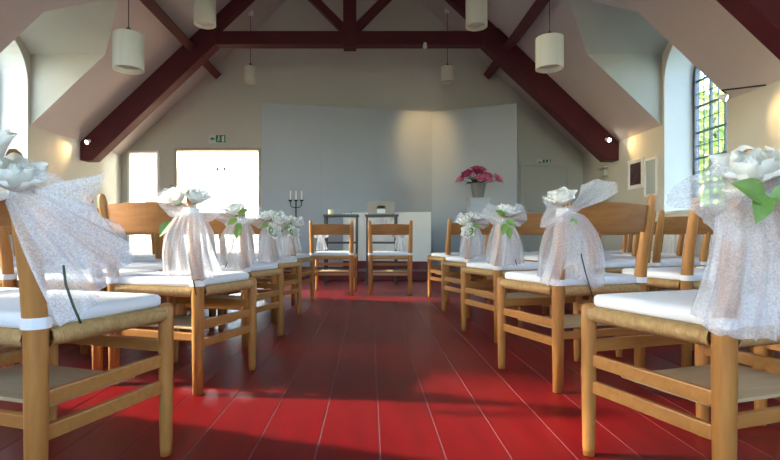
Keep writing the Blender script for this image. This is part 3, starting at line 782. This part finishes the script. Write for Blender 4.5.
# ------------------------------------------------------------------ pendants
def pendant(x, D, zb, dia, hgt, label):
    t = empty('pendant_lamp', (x, D, zb)); tag(t, label, 'pendant lamp', 'frosted cylinder pendant lamps')
    r = dia/2; top = zc(x)-zb
    MB().lathe([(r*.94, .003), (r, .0), (r, hgt), (r*.985, hgt+.002), (r*.975, hgt), (r*.975, .004)], 32).build('lamp_shade', 'shade', t, smooth=False)
    MB().lathe([(.001, .05), (r*.9, .05), (r*.93, .046), (r*.9, .042), (.001, .042)], 28).build('diffuser', 'shade', t, smooth=True)
    MB().lathe([(.001, hgt-.01), (r*.97, hgt-.012), (r*.97, hgt-.004), (.001, hgt-.004)], 28).build('top_disc', 'shade', t)
    MB().lathe([(.001, hgt-.004), (.022, hgt-.004), (.022, hgt+.05), (.008, hgt+.065), (.001, hgt+.066)], 12).build('cap', 'cord', t, smooth=True)
    MB().tube([(0,0,hgt+.06), (0,0,top-.015)], .0045, 6).build('cord', 'cord', t)
    MB().lathe([(.001, top+.04), (.05, top+.03), (.05, top-.03), (.001, top-.035)], 14).build('ceiling_rose', 'whitepaint', t, smooth=True)
def pend_px(px, pyb, D, dia, hgt, label): pendant((px-369)*D/500, D, .65+(237-pyb)*D/500, dia, hgt, label)
pend_px(128.6, 70, 4.4, .255, .31, 'frosted cylinder lamp hung low before the first dormer, doorway side')
pend_px(549.5, 69, 4.55, .245, .28, 'frosted cylinder lamp hung low before the first dormer, picture wall side')
pend_px(205, 25, 5.85, .25, .31, 'frosted cylinder lamp hung high near the collar beam, doorway side')
pend_px(476.5, 27, 5.85, .25, .31, 'frosted cylinder lamp hung high near the collar beam, picture wall side')
pend_px(250.5, 83, 8.45, .20, .27, 'small frosted lamp on a long cord by the gable wall, doorway side')
pend_px(447.5, 82, 8.5, .22, .25, 'small frosted lamp on a long cord by the gable wall, above the screen')

# ------------------------------------------------------------------ spot lights
def spot(loc, target, label, energy, mount, size=70, col=(1.0, .66, .28)):
    t = empty('spot_light', loc); tag(t, label, 'spotlight', 'small metal spotlights')
    d = (Vector(target)-Vector(loc)).normalized(); q = d.to_track_quat('-Z', 'Y')
    h = MB().lathe([(.001, .07), (.02, .068), (.026, .05), (.034, 0), (.034, -.012), (.030, -.012), (.028, 0), (.001, .02)], 16).build('lamp_head', 'whitepaint', t, smooth=True)
    b = MB().lathe([(.001, -.014), (.02, -.012), (.028, -.006), (.001, -.004)], 14).build('bulb', 'bulb', t, smooth=True)
    for o in (h, b): o.rotation_mode = 'QUATERNION'; o.rotation_quaternion = q
    MB().tube(mount, .008, 8).build('bracket', 'iron', t)
    l = bpy.data.lights.new('spot_beam', 'SPOT'); l.energy = energy; l.color = col; l.spot_size = R(size); l.spot_blend = 1.0; l.shadow_soft_size = .03
    o = bpy.data.objects.new('spot_beam', l); COL.objects.link(o); o.parent = t; o.location = d*.03
    o.rotation_mode = 'QUATERNION'; o.rotation_quaternion = q
spot(((609-369)*7.62/500, 7.62, .65+97*7.62/500), (XR, 7.05, 1.9), 'small spotlight on the truss foot lighting the picture', 9, [(0,0,.06),(0,.07,.09)])
spot(((87-369)*7.62/500, 7.62, .65+95*7.62/500), (XL, 7.05, 1.75), 'small spotlight on the truss foot, doorway side', 9, [(0,0,.06),(0,.07,.09)])
spot((3.46, 4.85, .65+139*4.85/500), (XR, 4.5, 1.75), 'small spotlight on a long horizontal arm beside the arched window', 5, [(0,0,.05),(-.04,0,.075),(.388,0,.125)], 90)
spot((wall_pt(425, 7.66), 7.66, 3.56), (wall_pt(425, 8.85), 8.85, 2.32), 'small spotlight under the collar beam facing the screen', 30, [(0,0,.05),(0,.06,.08)], 50)

# ------------------------------------------------------------------ signs, pictures, wall things
def exit_sign(px, py, w, label):
    t = empty('exit_sign', (wall_pt(px, 9.0), YF-.012, .65+(237-py)*9/500)); tag(t, label, 'exit sign', 'green exit signs')
    h = w*.5
    MB().box(-w/2, w/2, -.008, .010, -h/2, h/2).build('sign_board', 'signwhite', t, bevel=.002)
    MB().box(-w*.08, w*.48, -.010, -.008, -h*.44, h*.44).build('green_field', 'signgreen', t)
    # running figure, door and arrow
    m = MB(); y0, y1 = -.012, -.010; s = h
    fx = w*.1
    m.prism([(fx+s*.10*math.cos(2*PI*k/10), s*.30+s*.09*math.sin(2*PI*k/10)) for k in range(10)], 'y', y0, y1)
    m.prism([(fx-.06*s, .18*s), (fx+.08*s, .2*s), (fx+.03*s, -.08*s), (fx-.12*s, -.06*s)], 'y', y0, y1)
    m.prism([(fx-.10*s, -.06*s), (fx+.02*s, -.06*s), (fx+.18*s, -.20*s), (fx+.12*s, -.26*s)], 'y', y0, y1)
    m.prism([(fx-.12*s, -.05*s), (fx-.02*s, -.08*s), (fx-.12*s, -.36*s), (fx-.2*s, -.34*s)], 'y', y0, y1)
    m.prism([(fx+.04*s, .16*s), (fx+.22*s, .04*s), (fx+.19*s, -.01*s), (fx+.03*s, .08*s)], 'y', y0, y1)
    m.build('running_figure', 'signwhite', t)
    MB().box(w*.28, w*.42, y0, y1, -h*.36, h*.36).build('door_mark', 'signwhite', t)
    ax = -w*.28
    MB().prism([(ax-w*.14, 0), (ax, h*.26), (ax, h*.09), (ax+w*.14, h*.09), (ax+w*.14, -h*.09), (ax, -h*.09), (ax, -h*.26)], 'y', -.010, -.008).build('arrow', 'signgreen', t)
exit_sign(217.5, 139, .30, 'small green exit sign above the wide doorway')
exit_sign(543.5, 163, .26, 'small green exit sign above the flush door')

def wall_pic(D, z, w, h, frame, face, label, mat_w=.03):
    t = empty('picture_frame', (XR-.002, D, z)); tag(t, label, 'picture')
    f = MB(); y = w/2; zz = h/2; tk = .03
    f.box(-.025, 0, -y, -y+tk, -zz, zz).box(-.025, 0, y-tk, y, -zz, zz).box(-.025, 0, -y+tk, y-tk, zz-tk, zz).box(-.025, 0, -y+tk, y-tk, -zz, -zz+tk)
    f.build('frame', frame, t, bevel=.003)
    MB().box(-.012, -.001, -y+tk, y-tk, -zz+tk, zz-tk).build('mount', 'whitepaint' if mat_w else face, t)
    if mat_w: MB().box(-.014, -.012, -y+tk+mat_w, y-tk-mat_w, -zz+tk+mat_w, zz-tk-mat_w).build('print', face, t)
wall_pic(7.2, .65+63*7.2/500, .40, .43, 'whitepaint', 'photo', 'white framed dark picture on the side wall')
wall_pic(6.80, .65+60*6.8/500, .30, .52, 'whitepaint', 'bluepanel', 'pale blue grey framed panel next to the window reveal', 0)
ul = empty('wall_uplighter', (XR-.002, 8.1, 1.72)); tag(ul, 'small two tier wall bracket lamp beyond the truss foot', 'wall lamp')
MB().box(-.02, 0, -.05, .05, -.10, .08).build('back_plate', 'whitepaint', ul, bevel=.004)
MB().box(-.12, -.02, -.10, .10, .03, .045).build('upper_tray', 'framewood', ul, bevel=.003)
MB().box(-.09, -.02, -.08, .08, -.09, -.075).build('lower_tray', 'framewood', ul, bevel=.003)
sw = MB().box(-.02, .02, -.03, 0, -.03, .03).build('door_buzzer', 'greypaint', bevel=.004, loc=(wall_pt(172, 9), YF, .65+51*9/500)); tag(sw, 'small grey buzzer on the wall beside the wide doorway', 'buzzer')
MB().lathe([(.001,.034),(.012,.033),(.014,.028),(.014,.02)], 12).build('button', 'black', sw).rotation_euler = (PI/2, 0, 0)

# radiator below the visible window
rad = empty('radiator', (XR, 5.97, 0)); tag(rad, 'white panel radiator under the arched window', 'radiator')
for k in range(14):
    y = -.52+.08*k; MB().box(-.10, -.05, y-.034, y+.034, .13, .74).build('fin', 'whitepaint', rad, bevel=.01)
MB().box(-.05, -.004, -.55, .55, .16, .71).build('back_panel', 'whitepaint', rad, bevel=.006)
for y in (-.45, .45): MB().box(-.08, -.04, y-.015, y+.015, 0, .14).build('foot', 'whitepaint', rad)

# two-armed lamp in the bright room
al2 = empty('ceiling_lamp', (wall_pt(221, 10.2), 10.2, 1.98)); tag(al2, 'small two armed hanging lamp in the room beyond the doorway', 'lamp')
MB().tube([(0,0,-.25),(0,0,.72)], .012, 8).build('rod', 'framewood', al2)
for s in (-1, 1):
    MB().tube([(0,0,-.02),(s*.06,0,-.03),(s*.075,0,.02)], .006, 8).build('arm', 'iron', al2); MB().lathe([(.001,.02),(.02,.022),(.032,.06),(.028,.09),(.001,.095)], 12, (s*.075, 0)).build('lamp_cup', 'iron', al2, smooth=True)

ll = bpy.data.lights.new('annex_fill', 'POINT'); ll.energy = 70; ll.color = (1, .97, .92); ll.shadow_soft_size = .12  # point light added to whiten the doorway; the iron cups emit nothing
lo = bpy.data.objects.new('annex_fill', ll); COL.objects.link(lo); lo.parent = al2; lo.location = (0, 0, .35)

# ------------------------------------------------------------------ trees outside
def tree(x, y, h, r, label, seed):
    t = empty('garden_tree', (x, y, -.3)); tag(t, label, 'tree', 'leafy trees in the garden'); rd = random.Random(seed)
    MB().tube([(0,0,0),(.1,0,h*.3),(0,.1,h*.6),(0,0,h*.8)], [.16,.13,.09,.04], 8).build('trunk', 'bark', t, smooth=True)
    m = MB()
    for k in range(3600):
        d = Vector((rd.gauss(0,1), rd.gauss(0,1), rd.gauss(0,1))).normalized()*(rd.random()**.4); p = Vector((d.x*r, d.y*r, h*.62 + d.z*h*.42))
        a = Vector((rd.gauss(0,1), rd.gauss(0,1), rd.gauss(0,1))).normalized()*.11; b = a.cross(Vector((rd.gauss(0,1), rd.gauss(0,1), rd.gauss(0,1)))).normalized()*.07
        m.face([p-a, p+b, p+a, p-b])
    o = m.build('foliage', 'tree', t); o['kind'] = 'stuff'
tree(9.0, 13.0, 5.2, 2.1, 'leafy yellow green tree outside, straight beyond the arched window bars', 1)
tree(10.5, 8.0, 4.6, 1.9, 'leafy green tree outside, facing the middle of the side wall', 2)
tree(11.5, 17.0, 6.0, 2.4, 'tall leafy tree outside, beyond the other garden trees', 3)
